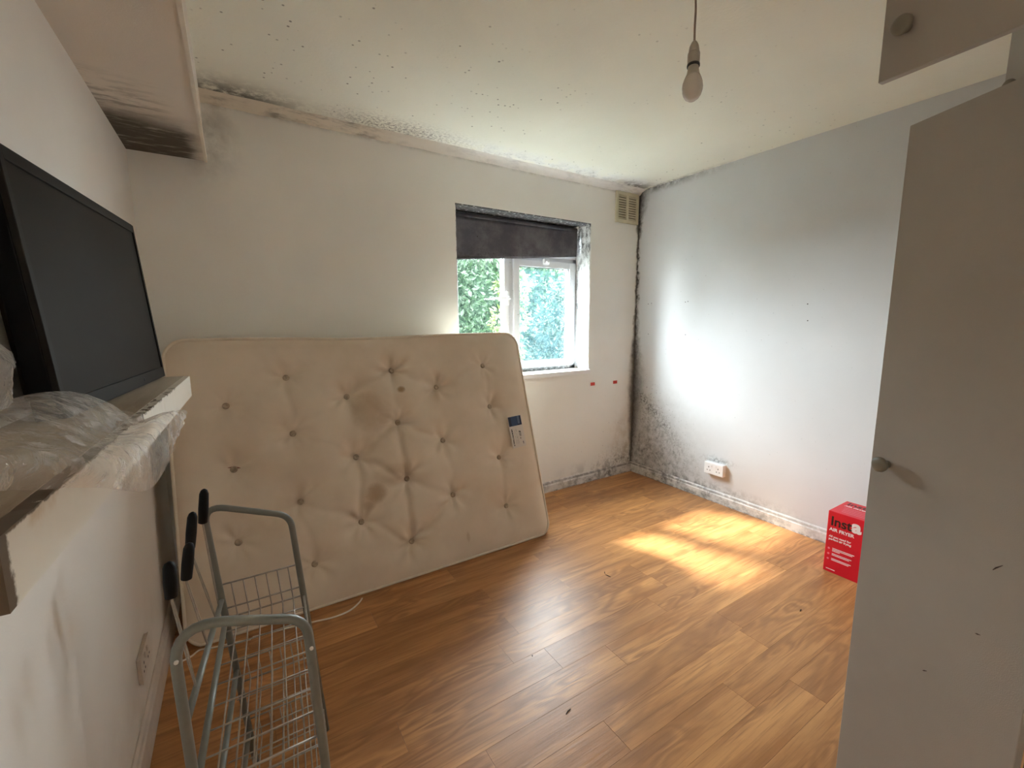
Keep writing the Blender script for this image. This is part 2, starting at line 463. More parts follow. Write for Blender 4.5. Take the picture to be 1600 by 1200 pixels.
def glass(name, lo, hi, tint):
    """thin pane: clear where clean, milky where dirty with dried condensation"""
    m = Mat(name, (1, 1, 1), .05); nt = m.nt; x, y, z = m.xyz()
    n1 = m.noise(9, 5, .7, vec=m.vec(x*1.4, y, z*.7), dist=.8); n2 = m.noise(70, 4, .7, vec=m.vec(x, y, z*.45))
    fac = (n1.step(.30, .72)*.65 + n2.step(.40, .66)*.35)*(hi-lo) + lo
    tr = nt.nodes.new('ShaderNodeBsdfTransparent'); tr.inputs[0].default_value = (.96, .98, .97, 1)
    tl = nt.nodes.new('ShaderNodeBsdfTranslucent'); tl.inputs[0].default_value = (*tint, 1)
    gl = nt.nodes.new('ShaderNodeBsdfGlossy'); gl.inputs['Roughness'].default_value = .03
    m1 = nt.nodes.new('ShaderNodeMixShader'); nt.links.new(fac.s, m1.inputs[0]); nt.links.new(tr.outputs[0], m1.inputs[1]); nt.links.new(tl.outputs[0], m1.inputs[2])
    m2 = nt.nodes.new('ShaderNodeMixShader'); m2.inputs[0].default_value = .04; nt.links.new(m1.outputs[0], m2.inputs[1]); nt.links.new(gl.outputs[0], m2.inputs[2])
    nt.links.new(m2.outputs[0], nt.nodes['Material Output'].inputs[0]); nt.nodes.remove(m.p)
    return m.m
GL1, GL2 = glass('pane_glass', .001, .009, (.45, .80, .62)), glass('dirty_pane_glass', .004, .024, (.34, .70, .80))
s1 = sash(fx0+b-.006, -1.190, fz0+b-.006, fz1-b+.006, .044, GL1)
s2 = sash(-1.150, fx1-b+.006, fz0+b-.006, 1.800, .050, GL2)
s3 = sash(-1.150, fx1-b+.006, 1.830, fz1-b+.006, .046, GL2)
MAT_HANDLE = plain('handle_white', (.78, .80, .82), .3, .05)
hd = MB().box((-1.222, .128, 1.46), (-1.200, .149, 1.56))
hd.build('handle_plate', MAT_HANDLE, s1, bevel=.004)
MB().tube([(-1.211, .128, 1.508), (-1.211, .108, 1.508), (-1.25, .102, 1.507), (-1.345, .100, 1.503)], [.010, .010, .009, .007], 10).build('handle_lever', MAT_HANDLE, s1, smooth=True)
MB().box((-.885, .125, 1.775), (-.835, .149, 1.812)).box((-.872, .105, 1.782), (-.848, .128, 1.796)).build('latch', MAT_HANDLE, s2, bevel=.003)

# roller blind, hanging crooked
m = Mat('blind_fabric', (.10, .095, .11), .85); x, y, z = m.xyz()
nl = m.noise(5.5, 5, .65); nf = m.noise(60, 4, .7); dd, rr = m.dots(24)
col = m.mix(nl.step(.34, .70), (.075, .07, .085), (.155, .15, .165))
sp = dd.step(.14, .07)*rr.step(.86, .88)*.9
col = m.mix((z.step(1.90, 1.75)*nf.step(.46, .62)*.55).clamp(), col, (.035, .03, .025))
m.color(m.mix(sp, col, (.02, .018, .015))); MAT_BLIND = m.m
bl = thing('roller_blind', (-1.115, .125, 2.06), 'dark grey mould-spotted roller blind hanging crooked in the window recess', 'blind')
s = MB(); nx, nz = 40, 12
for j in range(2):
    for i in range(nx+1):
        for k in range(nz+1):
            u, w = i/nx, k/nz; X = -1.672 + 1.102*u
            zb = 1.752 + .096*u + .004*math.sin(u*9); zt = 2.040
            s.v.append(Vector((X, .120 + .006*math.sin(u*5+w*2)*w - .002*j, zt + (zb-zt)*w)))
def gi(j, i, k): return j*(nx+1)*(nz+1) + i*(nz+1) + k
for j in range(2):
    for i in range(nx):
        for k in range(nz): s.f.append((gi(j,i,k), gi(j,i+1,k), gi(j,i+1,k+1), gi(j,i,k+1)))
for i in range(nx):
    for k in (0, nz): s.f.append((gi(0,i,k), gi(1,i,k), gi(1,i+1,k), gi(0,i+1,k)))
for k in range(nz):
    for i in (0, nx): s.f.append((gi(0,i,k), gi(1,i,k), gi(1,i,k+1), gi(0,i,k+1)))
s.build('blind_cloth', MAT_BLIND, bl, smooth=True)
MB().tube([(-1.674, .135, 2.052), (-.560, .135, 2.052)], .017, 14).build('roller', MAT_BLIND, bl, smooth=True)
MB().tube([(-1.672, .119, 1.757), (-.572, .123, 1.853)], .006, 8).build('bottom_bar', MAT_BLIND, bl, smooth=True)
for X in (-1.676, -.562):
    MB().box((X-.003, .112, 2.03), (X+.003, .16, 2.082)).build('bracket', MAT_HANDLE, bl)

# air vent by the corner
MAT_VENT = plain('vent_plastic', (.62, .585, .44), .5, .06)
vx0, vx1, vz0, vz1 = -.280, -.022, 2.128, 2.366
v_ = thing('air_vent', (-.151, 0, vz0), 'cream plastic louvred air vent high on the window wall', 'vent')
MB().box((vx0+.004, -.004, vz0+.004), (vx1-.004, 0, vz1-.004)).build('back_plate', plain('vent_dark', (.10, .085, .05), .8), v_)
b = .026
fr = MB().box((vx0, -.014, vz0), (vx0+b, 0, vz1)).box((vx1-b, -.014, vz0), (vx1, 0, vz1)).box((vx0+b, -.014, vz0), (vx1-b, 0, vz0+b)).box((vx0+b, -.014, vz1-b), (vx1-b, 0, vz1))
fr.box((-.163, -.014, vz0+b), (-.139, 0, vz1-b)); fr.build('vent_frame', MAT_VENT, v_, bevel=.002)
for (xa, xb) in ((vx0+b, -.163), (-.139, vx1-b)):
    for i in range(10):
        zc = vz0+b+.008 + i*(vz1-vz0-2*b-.010)/9.4
        Mx = Matrix.Translation((0, -.008, zc)) @ Matrix.Rotation(R(-35), 4, 'X')
        MB().box((xa, -.007, -.0015), (xb, .007, .0025), Mx).build('slat', MAT_VENT, v_)

# two red stickers
MAT_RED = plain('red_tape', (.55, .035, .02), .5)
for nm, px, py, lb in ((0, 926, 600, 'small red sticker on the wall just below the window sill end'), (1, 961, 597, 'small red sticker on the wall close to the mouldy corner')):
    q = at(px, py, 1, 0)
    o = MB().box((q.x-.023, -.0015, q.z-.013), (q.x+.023, 0, q.z+.013)).build('red_sticker', MAT_RED); tag(o, lb, 'sticker')
    
# double sockets
MAT_SOCK = plain('socket_white', (.80, .80, .80), .3, .03)
MAT_SLOT = Mat('socket_slot', (.03, .03, .03), .6).m
def socket(loc, rz, label, depth, mat, pins=True):
    t = thing('double_socket', loc, label, 'socket', rz=rz)
    Mx = wmat(t)
    def B(a, b): return MB().box(a, b, Mx)
    B((-.073, -depth*.85, -.043), (.073, 0, .043)).build('back_box', mat, t, bevel=.003)
    B((-.0745, -depth, -.0445), (.0745, -depth*.72, .0445)).build('face_plate', mat, t, bevel=.004)
    for cx in (-.037, .037):
        B((cx-.003, -depth-.0006, .004), (cx+.003, -depth+.001, .013)).build('earth_slot', MAT_SLOT, t)
        for dx in (-.011, .011):
            B((cx+dx-.0035, -depth-.0006, -.018), (cx+dx+.0035, -depth+.001, -.012)).build('pin_slot', MAT_SLOT, t)
        xs = cx + (.020 if cx < 0 else -.020)
        B((xs-.005, -depth-.004, .014), (xs+.005, -depth+.001, .030)).build('rocker_switch', mat, t, bevel=.0015)
    return t
q = at(1120, 732, 0, 0)
socket((0, -.828, .258), R(-90), 'white double socket on the wall above the dirty skirting', .042, MAT_SOCK)
MAT_SOCK2 = plain('socket_grubby', (.60, .53, .47), .4, .08)
socket((XL, -.925, .262), R(90), 'grubby double socket low on the wall under the shelf', .012, MAT_SOCK2)

# ------------------------------------------------------------------ mattress
X0m, X1m, TT = -3.205, -1.345, 1.310
c0 = Vector((0, -.560, 0)); upm = Vector((0, .3400, 1.262)).normalized(); nm_ = Vector((0, -upm.z, upm.y))
BUT = [(-2.738,1.114),(-2.464,.993),(-2.213,1.115),(-1.964,1.001),(-1.643,1.108),(-2.995,1.001),(-2.733,.837),(-2.214,.825),(-1.967,.690),(-1.631,.851),
       (-2.451,.674),(-2.202,.515),(-1.946,.374),(-1.616,.533),(-2.730,.506),(-2.462,.345),(-2.217,.182),(-1.611,.235),(-2.995,.385),(-2.698,.205),(-2.987,.709)]
LINKS = []
for i, a in enumerate(BUT):
    for j, b in enumerate(BUT):
        if j > i and .18 < math.hypot(a[0]-b[0], a[1]-b[1]) < .34: LINKS.append((a, b, random.uniform(.1, 1)))
ph = [[random.uniform(0, 6.28) for _ in range(3)] for _ in BUT]
amp = [(.6 + .9*math.exp(-((bx+2.2)/.35)**2)) for bx, _ in BUT]
def fold(sx, t):
    h = 0.0
    for (bx, bt), p_, am in zip(BUT, ph, amp):
        dx, dt = sx-bx, t-bt; r2 = dx*dx+dt*dt
        if r2 < .09:
            r1 = math.sqrt(r2); th = math.atan2(dt, dx)
            h -= .020*math.exp(-r1/.022) + .024*math.exp(-r2/.0085)
            h += am*.0065*math.cos(5*th+p_[0]+math.sin(2*th+p_[1]))*math.exp(-((r1-.055)/.045)**2)
            h += am*.0036*math.cos(9*th+p_[2])*math.exp(-((r1-.04)/.03)**2)
    for a, b, w_ in LINKS:
        ax, at_ = a; bx, bt = b; lx, lt = bx-ax, bt-at_; L2 = lx*lx+lt*lt
        k = ((sx-ax)*lx+(t-at_)*lt)/L2
        if -.1 < k < 1.1:
            dx, dt = sx-ax-k*lx, t-at_-k*lt
            cx = .5*(ax+bx); loc_ = .35 + 1.1*math.exp(-((cx+2.25)/.33)**2)
            wob = .010*math.sin(k*6+ax*9)
            ds = dx*(-lt)/math.sqrt(L2)+dt*lx/math.sqrt(L2) + wob
            h -= w_*loc_*.0105*math.exp(-(ds/.016)**2)*min(1, max(0, 1.4-abs(k-.5)*2))
    h += .012*noise.noise(Vector((sx*2.3, t*2.3, 0))) + .0022*noise.noise(Vector((sx*9, t*9, 4)))
    return h
def outline(u, v, rad=.085):
    """unit square -> rounded rectangle with a slightly skewed right side"""
    w, h = (X1m-X0m)/2, TT/2
    px, py = u*w, v*h; ax, ay = abs(px)-(w-rad), abs(py)-(h-rad)
    if ax > 0 and ay > 0:
        l = math.hypot(ax, ay); k = max(ax, ay)/l
        px = math.copysign(w-rad+ax*k, px); py = math.copysign(h-rad+ay*k, py)
    t = py+h; sx = (X0m+X1m)/2+px
    fx = (u+1)/2
    sx += (-.045*(t/TT) + .012)*fx                     # right edge leans in at the top
    sag = -.014*math.exp(-((sx+2.35)/.35)**2)*(t/TT)   # soft top edge
    return sx, t+sag
def P3(sx, t, h):
    q = Vector((sx, 0, 0)) + c0 + upm*t + nm_*h
    q.z = max(q.z, .004); q.y = min(q.y, -.004); return q
NX, NT = 200, 140
mt = thing('mattress', (-2.275, -.40, 0), 'stained cream button-tufted mattress leaning on its side against the window wall', 'mattress')
s = MB(); TH = .190
for i in range(NX+1):
    for k in range(NT+1):
        u, v = 2*i/NX-1, 2*k/NT-1
        u = math.sin(u*math.pi/2)*.25+u*.75; v = math.sin(v*math.pi/2)*.25+v*.75
        sx, t = outline(u, v)
        e = min((1-abs(u))*.93, (1-abs(v))*.655)
        s.v.append(P3(sx, t, fold(sx, t)*min(1, e/.05) + .016*(1-math.exp(-e/.035)) - .004))
def gm(i, k): return i*(NT+1)+k
for i in range(NX):
    for k in range(NT): s.f.append((gm(i,k), gm(i+1,k), gm(i+1,k+1), gm(i,k+1)))
loop = [(i, 0) for i in range(NX)] + [(NX, k) for k in range(NT)] + [(i, NT) for i in range(NX, 0, -1)] + [(0, k) for k in range(NT, 0, -1)]
def loopuv(i, k):
    u, v = 2*i/NX-1, 2*k/NT-1
    return math.sin(u*math.pi/2)*.25+u*.75, math.sin(v*math.pi/2)*.25+v*.75
prev = [gm(*q) for q in loop]; cen = Vector(((X0m+X1m)/2, TT/2, 0))
for j in range(1, 9):
    w_ = j/8; cur = []
    for q in loop:
        u, v = loopuv(*q); sx, t = outline(u, v); d_ = Vector((sx-cen.x, t-cen.y, 0)); 
        if d_.length: d_.normalize()
        bul = .010*math.sin(math.pi*w_)
        if sx + d_.x*bul < XL+.05: bul = 0
        cur.append(len(s.v)); s.v.append(P3(sx+d_.x*bul, t+d_.y*bul, -.004-TH*w_))
    for a in range(len(loop)):
        b = (a+1) % len(loop); s.f.append((prev[a], prev[b], cur[b], cur[a]))
    prev = cur
s.f.append(tuple(prev))
m = Mat('mattress_damask', (.70, .60, .47), .85, spec=.2); x, y, z = m.xyz()
nb = m.noise(2.6, 4, .6); nf = m.noise(30, 4, .7)
col = m.mix(nb.step(.35, .68), (.74, .655, .545), (.67, .575, .465))
st = None
for sx, t, wx, wt, k in ((-2.36,.90,.10,.10,.34), (-2.376,.479,.055,.055,.55), (-2.18,1.005,.022,.018,.75), (-2.27,.55,.11,.06,.30), (-2.30,.86,.05,.035,.40), (-2.42,.42,.03,.03,.3), (-1.90,.13,.012,.03,.3), (-2.987,.709,.028,.006,.0)):
    q = c0 + upm*t
    dx = (x-sx)/wx; dz = (z-q.z)/(wt*upm.z)
    r2 = dx*dx + dz*dz + (nf-.5)*.9
    one = r2.step(1.5, 0.0)*k*1.1
    st = one if st is None else st.max(one)
col = m.mix(st.clamp(), col, (.34, .215, .10))
dx = (x+2.985)/.026; dz = (z-.685+ (x+2.985)*.2)/.0045
col = m.mix(((dx*dx+dz*dz).step(1.2, .5)*nf.step(.4, .5)*.85).clamp(), col, (.22, .07, .06))
m.color(col)
m.bump(m.noise(900, 1)*.5 + m.noise(90, 3)*.5, .0008, .4); MAT_MATT = m.m
s.build('cover', MAT_MATT, mt, smooth=True)
MAT_PIPE = plain('piping_cream', (.72, .65, .54), .8, .08)
for hh in (-.002, -TH-.006):
    pts = []
    for q in loop[::2]:
        u, v = loopuv(*q); sx, t = outline(u, v); pts.append(P3(sx, t, hh))
    for p_ in pts: p_.z = max(p_.z, .0075); p_.y = min(p_.y, -.0075)
    MB().tube(pts, .0068, 8, closed=True).build('piping', MAT_PIPE, mt, smooth=True)
MAT_BUT = plain('button_felt', (.44, .36, .27), .9, .3, 60)
for (bx, bt) in BUT:
    q = P3(bx, bt, max(fold(bx+.014*math.cos(w_), bt+.014*math.sin(w_)) for w_ in (0, .8, 1.6, 2.4, 3.2, 4.0, 4.8, 5.6)) + .0135)
    Mx = Matrix.Translation(q) @ nm_.to_track_quat('Z', 'Y').to_matrix().to_4x4()
    MB().lathe([(.004, -.004), (.0130, -.004), (.0152, .001), (.0130, .0050), (.0085, .0050), (.0045, .0015)], 14, Mx).build('button', MAT_BUT, mt, smooth=True)
# sewn label, printed
m = Mat('label_print', (.70, .66, .60), .5); x, y, z = m.xyz(True)
navy = (.012, .022, .06)
# local: x right 0..0.082, z up 0..0.165 (object coordinates)
top_ = z.step(.1125, .1135)*z.step(.163, .162)*x.step(.002, .003)*x.step(.080, .079)
col = m.mix(top_, (.66, .62, .57), navy)
blue = top_*x.step(.018, .019)*x.step(.055, .054)
col = m.mix(blue*.8, col, (.03, .07, .16))
col = m.mix(top_*x.step(.056, .057)*x.step(.070, .069)*z.step(.120, .121)*.5, col, (.20, .28, .42))
lt = m.noise(260, 2, .6)
def line(xa, xb, za, zb, k, c):
    global col
    msk = x.step(xa, xa+.0008)*x.step(xb, xb-.0008)*z.step(za, za+.001)*z.step(zb, zb-.001)*lt.step(.44, .50)*k
    col = m.mix(msk.clamp(), col, c)
line(.009, .0165, .010, .100, 1.2, (.03, .03, .035))
line(.027, .029, .018, .095, .9, (.12, .11, .11)); line(.036, .0385, .018, .098, .9, (.12, .11, .11)); line(.043, .045, .02, .06, .7, (.15, .14, .14))
line(.052, .064, .055, .085, 1.3, (.02, .02, .02)); line(.055, .060, .040, .050, 1.3, (.02, .02, .02)); line(.066, .072, .012, .030, 1.2, (.10, .09, .12))
m.color(col)
lo_ = Vector((-1.527, .580)) 
q0 = P3(-1.531, .572, .022)
lx = Vector((1, 0, -.02)).normalized()
lab = MB().box((0, -.0008, 0), (.082, .0008, .165)).build('label', m.m, None)
lab.parent = mt; lab['label'] = 'sewn label with dark blue top and small print'
Mrot = Matrix((lx, -nm_, upm)).transposed().to_4x4()
Mrot = Mrot @ Matrix.Rotation(R(-3.5), 4, 'Y')
Mrot = Mrot @ Matrix.Diagonal((1.22, 1, 1.20, 1)); Mrot.translation = q0
lab.matrix_parent_inverse = Matrix(); lab.matrix_basis = wmat(mt).inverted() @ Mrot

# ------------------------------------------------------------------ floor litter and cables
MAT_CABLE = plain('cable_white', (.74, .68, .60), .5, .05)
def cable(pts, r, label, mat=MAT_CABLE):
    pp = [Vector((p_.x, p_.y, r)) for p_ in pts]
    out = []
    for i in range(len(pp)-1):
        a = pp[max(i-1, 0)]; b = pp[i]; c = pp[i+1]; d_ = pp[min(i+2, len(pp)-1)]
        for k in range(8):
            t = k/8; out.append(.5*((2*b)+(-a+c)*t+(2*a-5*b+4*c-d_)*t*t+(-a+3*b-3*c+d_)*t**3))
    out.append(pp[-1])
    o = MB().tube(out, r, 8).build('cable', mat, smooth=True); return tag(o, label, 'cable')
F = lambda x_, y_: at(x_, y_, 2, 0)
cable([F(566, 936), F(560, 944), F(545, 956), F(520, 966), F(490, 973), F(440, 985), F(395, 997)], .0038, 'thin white cable curving along the floor beside the mattress edge')
cable([F(392, 1000), F(355, 1008), F(330, 1014), F(312, 1017), F(300, 1026), F(285, 1034)], .0035, 'short white cable lying on the floor by the left wall corner')
MAT_BIT = plain('litter_dark', (.05, .03, .02), .8)
for (px, py, a, L, lb) in ((888, 1112, .3, .028, 'dark wood splinter lying on the floor in the open middle'), (832, 1025, 1.0, .007, 'tiny dark crumb on the shiny patch of floor'),
                           (950, 900, 1.9, .030, 'thin dark twig on the floor near the sunlit patch'), (1251, 954, .2, .020, 'small brown chip on the floor near the red box'), (945, 895, .9, .02, 'pale short straw beside the thin dark twig')):
    q = F(px, py); Mx = Matrix.Translation((q.x, q.y, .0016)) @ Matrix.Rotation(a, 4, 'Z')
    s = MB(); s.tube([Mx @ Vector((-L/2, 0, 0)), Mx @ Vector((0, .0012, .0006)), Mx @ Vector((L/2, -.001, 0))], [.0014, .0021, .001], 6)
    tag(s.build('floor_crumb', MAT_BIT), lb, 'debris')

# ------------------------------------------------------------------ red air fryer box
m = Mat('red_card', (.62, .004, .018), .35); x, y, z = m.xyz(); m.color(m.mix(m.noise(3, 2).step(.3, .7), (.60, .004, .017), (.66, .006, .024))); MAT_BOX = m.m
MAT_PINK = plain('print_white', (.82, .72, .72), .4, .02); MAT_BLACK = plain('print_black', (.03, .006, .008), .4, .02); MAT_ROSE = plain('print_rose', (.75, .22, .28), .4, .02)
BX0, BX1, BY1, BY0, BH = -.338, -.118, -1.684, -2.02, .338
bx = thing('cardboard_box', ((BX0+BX1)/2, (BY0+BY1)/2, 0), 'shiny red air fryer carton standing on the floor by the wall', 'box')
MB().box((BX0, BY0, 0), (BX1, BY1, BH)).build('carton', MAT_BOX, bx, bevel=.003)
MB().box((BX0+.002, (BY0+BY1)/2-.0006, BH-.0002), (BX1-.002, (BY0+BY1)/2+.0006, BH+.0004)).build('flap_seam', plain('seam_dark', (.25, .003, .01), .6), bx)
def text(body, size, loc, face, mat, parent, bold=0.0, name='printed_text', align='LEFT', xs=1.0):
    cu = bpy.data.curves.new(name, 'FONT'); cu.body = body; cu.size = size; cu.align_x = align; cu.extrude = .0003; cu.offset = bold; cu.resolution_u = 3
    o = bpy.data.objects.new(name, cu); C.objects.link(o)
    dg = bpy.context.evaluated_depsgraph_get(); me = bpy.data.meshes.new_from_object(o.evaluated_get(dg)); 
    bpy.data.objects.remove(o)
    if face == 'front': Mx = Matrix(((0, 0, -1), (-1, 0, 0), (0, 1, 0))).to_4x4()      # faces -X, reads towards -Y
    else: Mx = Matrix(((0, 1, 0), (-1, 0, 0), (0, 0, 1))).to_4x4()                     # top, reads towards -Y
    Mx = Matrix.Translation(loc) @ Mx @ Matrix.Diagonal((xs, 1, 1, 1))
    me.transform(wmat(parent).inverted() @ Mx)
    me.materials.clear(); me.materials.append(mat)
    o = bpy.data.objects.new(name, me); C.objects.link(o); o.parent = parent; return o
fx = BX0-.0002
text('Inst', .070, (fx, BY1-.014, .263), 'front', MAT_BLACK, bx, .0016, xs=.92)
text('a', .092, (fx, BY1-.109, .263), 'front', MAT_PINK, bx, .0042)
text('AIR FRYER', .024, (fx, BY1-.012, .232), 'front', MAT_PINK, bx, .0008)
text('All you need for', .0150, (fx, BY1-.013, .196), 'front', MAT_PINK, bx, .0005)
text('perfect air frying', .0150, (fx, BY1-.013, .181), 'front', MAT_PINK, bx, .0005)
for i, zz in enumerate((.128, .098, .070)):
    Mx = Matrix.Translation((BX0, BY1-.018, zz+.004)) @ Matrix.Rotation(R(-90), 4, 'Y')
    MB().lathe([(.0052, 0), (.0052, .0005)], 14, Mx).build('printed_bullet', MAT_ROSE, bx)
    for k in range(3 if i == 0 else 2):
        L = (.098, .090, .035)[k] if i == 0 else (.088, .078)[k]
        MB().box((BX0-.0005, BY1-.034-L, zz+.008-k*.0072), (BX0+.0002, BY1-.034, zz+.0115-k*.0072)).build('printed_line', MAT_PINK, bx)
MB().box((BX0-.0005, BY1-.055, .016), (BX0+.0002, BY1-.014, .0195)).build('printed_line', MAT_PINK, bx)
text('Inst', .060, (BX1-.062, BY1-.020, BH+.0003), 'top', MAT_BLACK, bx, .001)
text('AIR FRYER', .022, (BX1-.090, BY1-.022, BH+.0003), 'top', MAT_PINK, bx, .0006)
for k in range(4):
    MB().box((BX0+.035+k*.022, BY0+.05, BH-.0002), (BX0+.039+k*.022, BY1-.045+.004*k, BH+.0005)).build('printed_line', MAT_ROSE, bx)

# ------------------------------------------------------------------ wardrobe with open doors
MAT_DOOR = plain('wardrobe_laminate', (.37, .345, .31), .5, .04, 3, spec=.35, bump=.0004, bscale=500)
MAT_CARC = plain('wardrobe_carcass_wood', (.12, .075, .045), .6, .35, 14)
MAT_KNOB = plain('knob_grey', (.20, .185, .145), .45, .06)
wx0, wy = CAM.x+1.190, CAM.y+.108
DW = .352; wx1 = wx0+4*DW; wyb = wy-.55; ZT, ZB = 1.772, 1.840
wd = thing('wardrobe', ((wx0+wx1)/2, (wy+wyb)/2, 0), 'tall fitted wardrobe with pale grey doors, some standing open', 'wardrobe')
bt = .018; wyf = wy - .019
MB().box((wx0, wyb, 0), (wx0+bt, wyf, 2.36)).build('side_panel', MAT_CARC, wd)
MB().box((wx1-bt, wyb, 0), (wx1, wyf, 2.36)).build('side_panel', MAT_CARC, wd)
for k in (1, 2, 3): MB().box((wx0+k*DW-bt/2, wyb, .06), (wx0+k*DW+bt/2, wyf, 2.342)).build('divider', MAT_CARC, wd)
MB().box((wx0+bt, wyb, 2.342), (wx1-bt, wyf, 2.36)).build('top_panel', MAT_CARC, wd)
MB().box((wx0+bt, wyb, .05), (wx1-bt, wyf, .068)).build('bottom_panel', MAT_CARC, wd)
MB().box((wx0+bt, wyb, 1.792), (wx1-bt, wyf, 1.812)).build('shelf', MAT_CARC, wd)
MB().box((wx0+bt, wyb, .068), (wx1-bt, wyb+.006, 2.342)).build('back_panel', MAT_CARC, wd)
MB().box((wx0+bt, wyf-.05, 0), (wx1-bt, wyf-.034, .05)).build('plinth', MAT_CARC, wd)
def door(hx, z0, z1, ang, left, knob_z):
    """ang = opening angle; left: hinged on its left side"""
    Mx = Matrix.Translation((hx, wyf, 0)) @ Matrix.Rotation(ang if left else -ang, 4, 'Z')
    a, b = (.002, DW-.002) if left else (-DW+.002, -.002)
    d_ = MB().box((a, .001, z0), (b, .018, z1), Mx).build('door', MAT_DOOR, wd, bevel=.0015)
    kx = b-.042 if left else a+.042
    Kx = Mx @ Matrix.Translation((kx, .018, knob_z)) @ Matrix.Rotation(R(-90), 4, 'X')
    MB().lathe([(.009, -.001), (.008, .006), (.0085, .012), (.0165, .016), (.0185, .021), (.0175, .026), (.012, .0285), (.004, .029)], 20, Kx).build('knob', MAT_KNOB, d_, smooth=True)
    return d_
D1 = door(wx0, .045, ZT, R(90-25.6), True, .995)
for k in (1, 2, 3): door(wx0+k*DW, .045, ZT, R(0), True, .995)
door(wx0, ZB, 2.35, R(90-5.7), True, ZB+.085)
door(wx0+DW, ZB, 2.35, R(48), True, ZB+.085)
for k in (2, 3): door(wx0+k*DW, ZB, 2.35, R(0), True, ZB+.085)
# scuff marks on the open door
for (px, py, a, L) in ((1559, 887, -.9, .022), (1445, 1048, -.6, .010), (1528, 991, -.3, .009)):
    ang = R(90-25.6); nx_, ny_ = -math.sin(ang), math.cos(ang)
    o_ = Vector((wx0, wyf, 0)) + Vector((nx_, ny_, 0))*.018
    d_ = ray(px, py); t = ((o_-CAM).x*nx_ + (o_-CAM).y*ny_)/(d_.x*nx_ + d_.y*ny_); q = CAM + d_*t
    e1 = Vector((math.cos(ang), math.sin(ang), 0)); dirv = e1*math.cos(a) + Vector((0, 0, 1))*math.sin(a)
    MB().tube([q-dirv*L/2, q+dirv*L*.1+e1*L*.05, q+dirv*L/2], [.0005, .0014, .0006], 6).build('scuff_mark', MAT_BIT, D1)

# ------------------------------------------------------------------ bulb on a cord
bt_ = thing('pendant_lamp', (-1.637, -1.672, H), 'bare unlit bulb in a white holder hanging on a cord from the ceiling', 'lamp')
MAT_PLAST = plain('lampholder_white', (.42, .39, .34), .4, .05)
P0, P1 = Vector((-1.637, -1.672, H)), Vector((-1.616, -1.662, 2.222))
ax = Vector((-.016, -.013, -.18)).normalized()
P1 = CAM + (P1-CAM)*.955
cp = [P0, P0+Vector((.002, 0, -.05)), P0.lerp(P1, .5)+Vector((.003, 0, 0)), P0.lerp(P1, .82)+Vector((-.003, -.002, 0)), P1]
MB().tube(rounded(cp, .02, 4), .0032, 8).build('cord', plain('cord_brown', (.26, .19, .14), .6), bt_, smooth=True)
Mx = Matrix.Translation(P1) @ ax.to_track_quat('Z', 'Y').to_matrix().to_4x4()
def LB(prof, name, mat): return MB().lathe(prof, 24, Mx).build(name, mat, bt_, smooth=True)
LB([(.004, -.004), (.008, .001), (.0135, .013), (.0155, .026), (.016, .034)], 'holder_cap', MAT_PLAST)
LB([(.0175, .0335), (.0180, .036), (.0178, .066), (.0170, .068)], 'holder_skirt', MAT_PLAST)
LB([(.0182, .067), (.0188, .068), (.0188, .073), (.0180, .074)], 'holder_ring', plain('ring_black', (.02, .02, .02), .5))
LB([(.015, .072), (.0158, .080), (.0178, .092), (.0205, .101), (.0212, .103)], 'bulb_base', plain('bulb_base_grey', (.40, .37, .32), .5, .04))
m = Mat('bulb_opal', (.62, .58, .53), .18, **{'Subsurface_Weight': 0.0}); m.xyz(); m.color(m.mix(m.noise(4).step(.3, .7), (.60, .56, .51), (.64, .60, .55)))
LB([(.0212, .102), (.0245, .110), (.0285, .122), (.0300, .134), (.0293, .146), (.0262, .157), (.0208, .166), (.0130, .1725), (.005, .1748)], 'bulb_globe', m.m)
MB().lathe([(.05, H-.018), (.05, H-.006), (.046, H)], 24, Matrix.Translation((-1.637, -1.672, 0))).build('ceiling_rose', MAT_PLAST, bt_, smooth=False)

# ------------------------------------------------------------------ wall shelf
m = Mat('shelf_fascia_paint', (.70, .66, .58), .5); x, y, z = m.xyz(); nf = m.noise(45, 5, .7); nl = m.noise(12, 4)
chip = (z + (nf-.5)*.010).step(1.1655, 1.1680)*(y.step(-1.0, -1.4)*nf.step(.50, .54)).max(y.step(-1.78, -1.9)*nf.step(.30, .36))
chip = chip.max((y + (nf-.5)*.03).step(-2.132, -2.140))
rust = y.step(-1.8, -2.0)*nl.step(.5, .68)*z.step(1.125, 1.165)*.5
col = m.mix(rust, (.70, .66, .58), (.45, .28, .12)); m.color(m.mix(chip.clamp(), col, (.10, .065, .035))); MAT_FASC = m.m
m = Mat('shelf_board_wood', (.30, .24, .17), .7); x, y, z = m.xyz(); n1 = m.noise(6, 5, .65, vec=m.vec(x*8, y, z)); n2 = m.noise(70, 4, .7)
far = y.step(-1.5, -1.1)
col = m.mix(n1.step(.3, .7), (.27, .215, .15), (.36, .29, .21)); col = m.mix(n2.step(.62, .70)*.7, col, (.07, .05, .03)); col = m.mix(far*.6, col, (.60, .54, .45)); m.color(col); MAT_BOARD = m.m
SF, SN = Vector((-3.070, -.893, 0)), Vector((-3.1105, -2.150, 0))
sh = thing('wall_shelf', (-3.18, -1.52, 1.10), 'narrow wall shelf with peeling white front edge and bare wood top', 'shelf')
sdir = (SN-SF).normalized(); sn = Vector((-sdir.y, sdir.x, 0)); sn = sn if sn.x > 0 else -sn
a0, a1 = SF - sn*.016, SN - sn*.016
